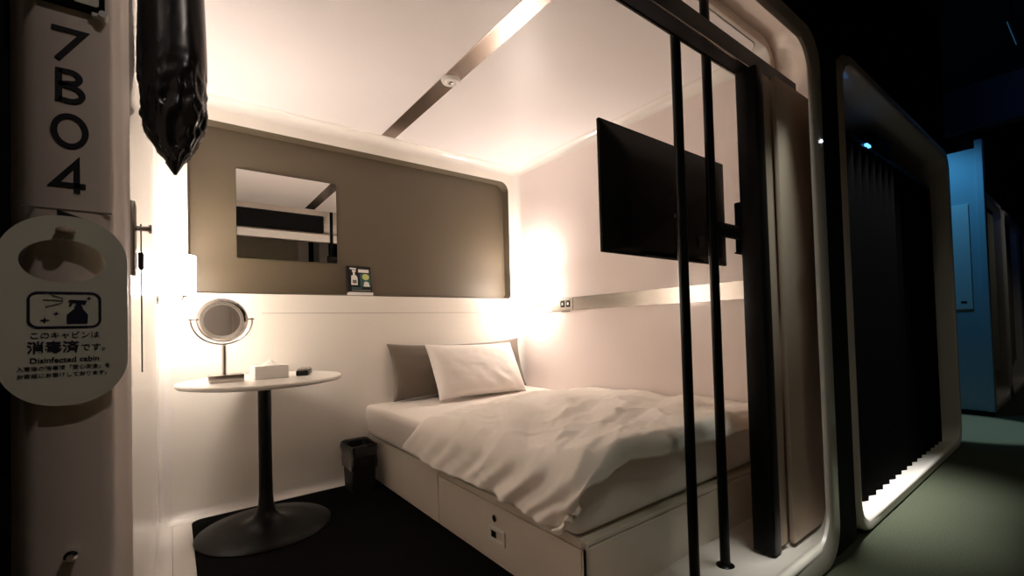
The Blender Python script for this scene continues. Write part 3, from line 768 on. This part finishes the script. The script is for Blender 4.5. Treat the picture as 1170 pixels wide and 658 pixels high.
bm = bmesh.new(); tube(bm, [(2.10,1.03,1.235),(2.15,1.0,1.225),(2.192,.985,1.26),(2.200,.98,1.32),(2.185,.99,1.385)], .004, 8); tag(build('television_cable', bm, M['black_matte'], smooth=True), 'thin black cable looping beside the television bracket', 'cable')

# ------------------------------------------------------------------ header track, poles, folding door
t = empty('door_track', (1.0,.79,1.9), 'overhead door track across the cabin opening, its unlit front coloured dark', 'door track')
bm = bmesh.new(); box(bm, -.035,2.15,.765,.812,1.852,1.930,.003,1); build('track_body', bm, M['header'], t)  # dark colour stands in for the shade on the front
bm = bmesh.new(); box(bm, -.035,2.15,.760,.766,1.852,1.856); box(bm,-.035,2.15,.812,.818,1.850,1.856); build('track_lip', bm, M['steel'], t)
bm = bmesh.new(); box(bm, -.035,2.15,.8125,.820,1.856,1.930,.001,1); tag(build('rear_fascia', bm, M['white'], t), 'white rear fascia')
bm = bmesh.new(); box(bm, -.03,1.30,.690,.745,1.972,2.20,.004,1)  # added so the mirror shows a dark band above the track
tag(build('mirror_dark_box', bm, M['black_matte']), 'black box added above the door track for the dark band in the mirror', 'added box')
for (x,y,zb,lab) in ((1.352,.834,.056,'left black floor-to-ceiling pole in front of the television'),(1.545,.834,.056,'right black floor-to-ceiling pole, beside the folded door')):
    t = empty('pole', (x,y,zb), lab, 'pole', 'black poles at the bed foot')
    bm = bmesh.new(); cyl(bm, (x,y,zb),(x,y,2.20),.0165,seg=24); build('tube', bm, M['black'], t, smooth=True, ang=40)
    bm = bmesh.new(); lathe(bm, [(0,0),(.030,0),(.030,.012),(.020,.018),(0,.018)], (x,y,zb-.004), 28); build('foot_flange', bm, M['black'], t, smooth=True, ang=40)
t = empty('folding_door', (1.85,.76,.08), 'beige folding door pushed open at the right of the opening', 'door')
bm = bmesh.new(); prism(bm, rrect(1.702,1.762,.735,.812,.008,4), XY, .078, 1.85); build('leading_edge', bm, M['black'], t, smooth=True, ang=40)
bm = bmesh.new(); box(bm, 1.7605,1.770,.745,.790,.078,1.846); build('seal_strip', bm, M['black_matte'], t)
bm = bmesh.new(); box(bm, 1.771,1.835,.744,.756,.085,1.846,.004,2); build('leaf', bm, M['door'], t, smooth=True, ang=40)
bm = bmesh.new(); box(bm, 1.837,2.16,.722,.740,.085,1.846,.004,2); build('leaf', bm, M['door'], t, smooth=True, ang=40)
for k in range(3):
    bm = bmesh.new(); box(bm, 1.85,2.15,.757+k*.016,.767+k*.016,.085,1.846,.003,2); build('leaf', bm, M['door'], t, smooth=True, ang=40)
bm = bmesh.new(); cyl(bm, (2.000,FY-.004,1.60),(2.000,FY+.001,1.60),.006,seg=16)
tag(build('indicator_lamp', bm, M['led_white']), 'tiny white light on the right side of the cabin frame', 'light')

# ------------------------------------------------------------------ neighbouring capsules
def pod(x0, x1, label, kind, z1=2.075):
    t = empty('sleeping_capsule', ((x0+x1)/2,FY,0), label, 'capsule', 'capsules along the corridor')
    zt = z1-.09
    bm = ring_mesh(x0, x1, z1, fl=.032, fr=.06, ft=.055, fb=.055, wl=x0+.06, wr=x1-.09, zt=z1-.09, depth=.30)
    build('frame', bm, M['ring'], t, smooth=True, ang=50)
    bm = bmesh.new(); box(bm, x0,x1,FY+.27,FY+.29,.0,z1)
    build('back_panel', bm, M['dark_wall'], t)
    if kind == 'pleat':
        yc, pit, amp = FY+.125, .115, .048
        bm = bmesh.new(); n = int((x1-.14-(x0+.075))/pit); P = []
        for i in range(n):
            xa = x0+.075+i*pit; P += [(xa, yc+amp), (xa+pit*.78, yc-amp)]
        P.append((x0+.075+n*pit, yc+amp))
        for (a,b),(c,d) in zip(P,P[1:]): bm.faces.new([bm.verts.new(q) for q in ((a,b,.030),(c,d,.030),(c,d,1.80),(a,b,1.80))])
        bmesh.ops.remove_doubles(bm, verts=bm.verts, dist=1e-5)
        o = build('pleated_curtain', bm, M['curtain'], t); s_ = o.modifiers.new('t','SOLIDIFY'); s_.thickness=.006
        bm = bmesh.new(); box(bm, x0+.05,x1-.12,yc-.035,yc+.07,1.80,1.835,.003,1); build('curtain_rail', bm, M['header'], t)
        bm = bmesh.new(); box(bm, x0+.06,x0+.80,yc+.02,yc+.05,1.865,1.90,.003,1); build('track', bm, M['black_matte'], t)
        bm = bmesh.new(); box(bm, x0+.80,x0+1.08,yc-.045,yc+.05,1.83,1.93,.006,2); build('track_motor', bm, M['black_matte'], t)
        # long chrome handle on the curtain's edge
        hx, hy = x0+.075, FY+.035
        bm = bmesh.new()
        cyl(bm, (hx-.012,hy-.005,1.05),(hx-.012,hy-.005,1.27),.008,seg=14)
        build('handle', bm, M['chrome'], t, smooth=True, ang=40)
        bm = bmesh.new(); bmesh.ops.create_uvsphere(bm, u_segments=14,v_segments=10,radius=.010); bmesh.ops.translate(bm, vec=(hx+.012,hy-.006,1.285), verts=bm.verts); build('knob', bm, M['chrome'], t, smooth=True)
        bm = bmesh.new(); bmesh.ops.create_uvsphere(bm, u_segments=14,v_segments=10,radius=.010); bmesh.ops.translate(bm, vec=(hx+.010,hy-.006,1.045), verts=bm.verts); build('knob', bm, M['chrome'], t, smooth=True)
        bm = bmesh.new(); box(bm, hx-.022,hx-.003,hy-.004,hy+.001,1.14,1.262,.001,1); tag(build('handle_strip', bm, M['emit_blue'], t), 'small emissive blue strip')
        bm = bmesh.new(); box(bm, x0+.62,x0+.68,yc-.050,yc-.036,1.808,1.820,.001,1); tag(build('rail_strip', bm, M['emit_blue'], t), 'small emissive blue strip')
    elif kind == 'screen':
        bm = bmesh.new(); box(bm, x0+.08,x1-.10,FY+.06,FY+.075,.33,z1-.10,.004,1); build('screen_door', bm, M['pod_beige'], t)
        bm = bmesh.new(); cyl(bm, (x0+.13,FY+.05,1.10),(x0+.13,FY+.02,1.10),.02,seg=16); build('knob', bm, M['chrome'], t, smooth=True, ang=40)
    return t
pod(2.262, 4.462, 'white framed capsule next door with its dark pleated curtain closed', 'pleat')
pod(5.925, 7.22, 'far capsule with a beige screen just past the blue lit wall', 'screen')
pod(7.36, 8.65, 'far capsule, second past the blue lit wall', 'screen')
pod(8.80, 10.10, 'farthest capsule at the right edge of the corridor', 'screen')

# notice panel on blue wall
t = empty('wall_hatch', (5.85,.76,1.4), 'pale access panel on the blue lit wall of the cross corridor', 'panel')
bm = bmesh.new(); box(bm, 5.838,5.851,.722,1.25,.965,1.93,.002,1); build('panel_door', bm, M['white'], t)
bm = bmesh.new(); box(bm, 5.836,5.840,.76,.80,1.02,1.04); build('latch', bm, M['steel'], t)
# ceiling fittings of the corridor
t = empty('corridor_track_light', (3.5,.24,2.55), 'thin dim ceiling fitting at the top right of the corridor', 'ceiling fitting')
bm = bmesh.new(); tube(bm, [(3.62,.262,2.50),(3.98,.256,2.50)], .006, 8); build('rod', bm, M['steel'], t)
bm = bmesh.new(); cyl(bm, (3.8,.259,2.5),(3.8,.259,3.0),.004); build('stem', bm, M['black'], t)

# capsules opposite: seen in the wall mirror
def pod_opposite(x0, x1, label):
    y = -1.02
    t = empty('opposite_capsule', ((x0+x1)/2,y,0), label, 'capsule', 'capsules across the corridor')
    bm = bmesh.new()
    rows = [[bm.verts.new((u,yy,v)) for u,v in rrect(a,b,c,d,.12,8)] for a,b,c,d,yy in ((x0,x1,0,2.45,y-.3),(x0,x1,0,2.45,y),(x0+.13,x1-.13,.1,2.36,y),(x0+.15,x1-.15,.08,2.38,y-.2))]
    for A,B in zip(rows,rows[1:]):
        for i in range(len(A)): bm.faces.new((A[i],A[(i+1)%len(A)],B[(i+1)%len(B)],B[i]))
    build('frame', bm, M['ring'], t, smooth=True, ang=40)
    return t, y
t, y = pod_opposite(-.75, 1.55, 'capsule across the corridor with an olive screen, seen in the wall mirror')
bm = bmesh.new(); box(bm, -.64,1.44,y-.10,y-.08,.09,2.37); build('screen_door', bm, M['olive_curtain'], t)
t, y = pod_opposite(1.69, 3.9, 'open dark capsule across the corridor, seen in the wall mirror')
bm = bmesh.new(); box(bm, 1.80,3.8,y-.32,y-.28,.05,2.0); build('back_panel', bm, M['dark_wall'], t)

# ------------------------------------------------------------------ lights
def area(name, loc, size, power, color, rot=(0,0,0), spread=None, shape='DISK'):
    l = bpy.data.lights.new(name, 'AREA'); l.shape = shape; l.size = size; l.energy = power; l.color = color
    if spread: l.spread = spread
    o = bpy.data.objects.new(name, l); col.objects.link(o); o.location = loc; o.rotation_euler = rot; return o
def spot(name, loc, target, power, color, deg, blend=.4, size=.04):
    l = bpy.data.lights.new(name, 'SPOT'); l.energy = power; l.color = color; l.spot_size = math.radians(deg); l.spot_blend = blend; l.shadow_soft_size = size
    o = bpy.data.objects.new(name, l); col.objects.link(o); o.location = loc
    o.rotation_euler = (Vector(target)-Vector(loc)).to_track_quat('-Z','Y').to_euler(); return o
def strip_light(name, loc, sx, power, color, spread):
    l = bpy.data.lights.new(name, 'AREA'); l.shape = 'RECTANGLE'; l.size = sx; l.size_y = .015; l.energy = power; l.color = color; l.spread = math.radians(spread)
    o = bpy.data.objects.new(name, l); col.objects.link(o); o.location = loc; return o
strip_light('sill_light_next', (2.85,.662,1.96), 1.1, 5.0, (.95,1.0,.97), 30)
strip_light('sill_light_own', (1.72,.662,1.93), .4, .55, (.95,1.0,.93), 26)
spot('downlight_front', (1.15,-.55,2.9), (1.5,.7,.3), 24, (.96,1.0,.80), 60, .8, .5)
spot('downlight_own', (.55,-.35,2.6), (.1,.6,.9), 17, (1,.85,.76), 60, .6)
spot('downlight_corridor', (3.8,-.35,2.9), (3.6,-.25,0), 15, (1.0,1.0,.74), 84, .8)
spot('far_fill', (7.2,-.3,2.9), (7.2,.3,0), 9, (1.0,1.0,.85), 90, .8)  # added spot that brings out the far capsules
spot('blue_light', (5.15,1.05,2.75), (5.80,.9,1.5), 24, (.10,.50,1), 95, .8, .08)
spot('blue_wash', (5.2,-.2,2.8), (4.2,.6,1.9), 3, (.12,.4,1), 46, .8, .08)
spot('soffit_glow', (4.9,-.7,2.45), (5.8,-.3,2.8), 5, (.15,.35,1), 100, .8)
spot('blue_floor', (5.1,.95,2.9), (5.17,.80,0), 320, (.60,.88,1), 25, .2, .05)
w = bpy.data.worlds.new('world'); scene.world = w; w.use_nodes = True
w.node_tree.nodes['Background'].inputs['Color'].default_value = (.5,.6,.7,1)
w.node_tree.nodes['Background'].inputs['Strength'].default_value = .0

# ------------------------------------------------------------------ camera
yaw, pit, rol, F, PYc, PXc = 0.648176055071597, 0.022964234952780795, -0.027749261734992144, 513.3971063041563, 361.4396923143298, 583.9192874314986
f = Vector((math.sin(yaw)*math.cos(pit), math.cos(yaw)*math.cos(pit), math.sin(pit)))
r = Vector((math.cos(yaw), -math.sin(yaw), 0)); u = r.cross(f)
r2 = math.cos(rol)*r+math.sin(rol)*u; u2 = -math.sin(rol)*r+math.cos(rol)*u
cam = bpy.data.cameras.new('camera'); co = bpy.data.objects.new('camera', cam); col.objects.link(co)
co.matrix_world = Matrix(((r2.x,u2.x,-f.x,0),(r2.y,u2.y,-f.y,0),(r2.z,u2.z,-f.z,.92),(0,0,0,1)))
cam.sensor_width = 36; cam.lens = F/1170*36; cam.clip_start = .01
cam.shift_x = (585-PXc)/1170; cam.shift_y = (PYc-329)/1170
scene.camera = co
scene.cycles.use_denoising = True
scene.cycles.max_bounces = 10; scene.cycles.diffuse_bounces = 6; scene.cycles.glossy_bounces = 5
scene.cycles.sample_clamp_indirect = 6
vs_ = scene.view_settings
vs_.view_transform = 'Standard'; vs_.look = 'None'; vs_.gamma = 1; vs_.use_curve_mapping = False; vs_.exposure = 0.24
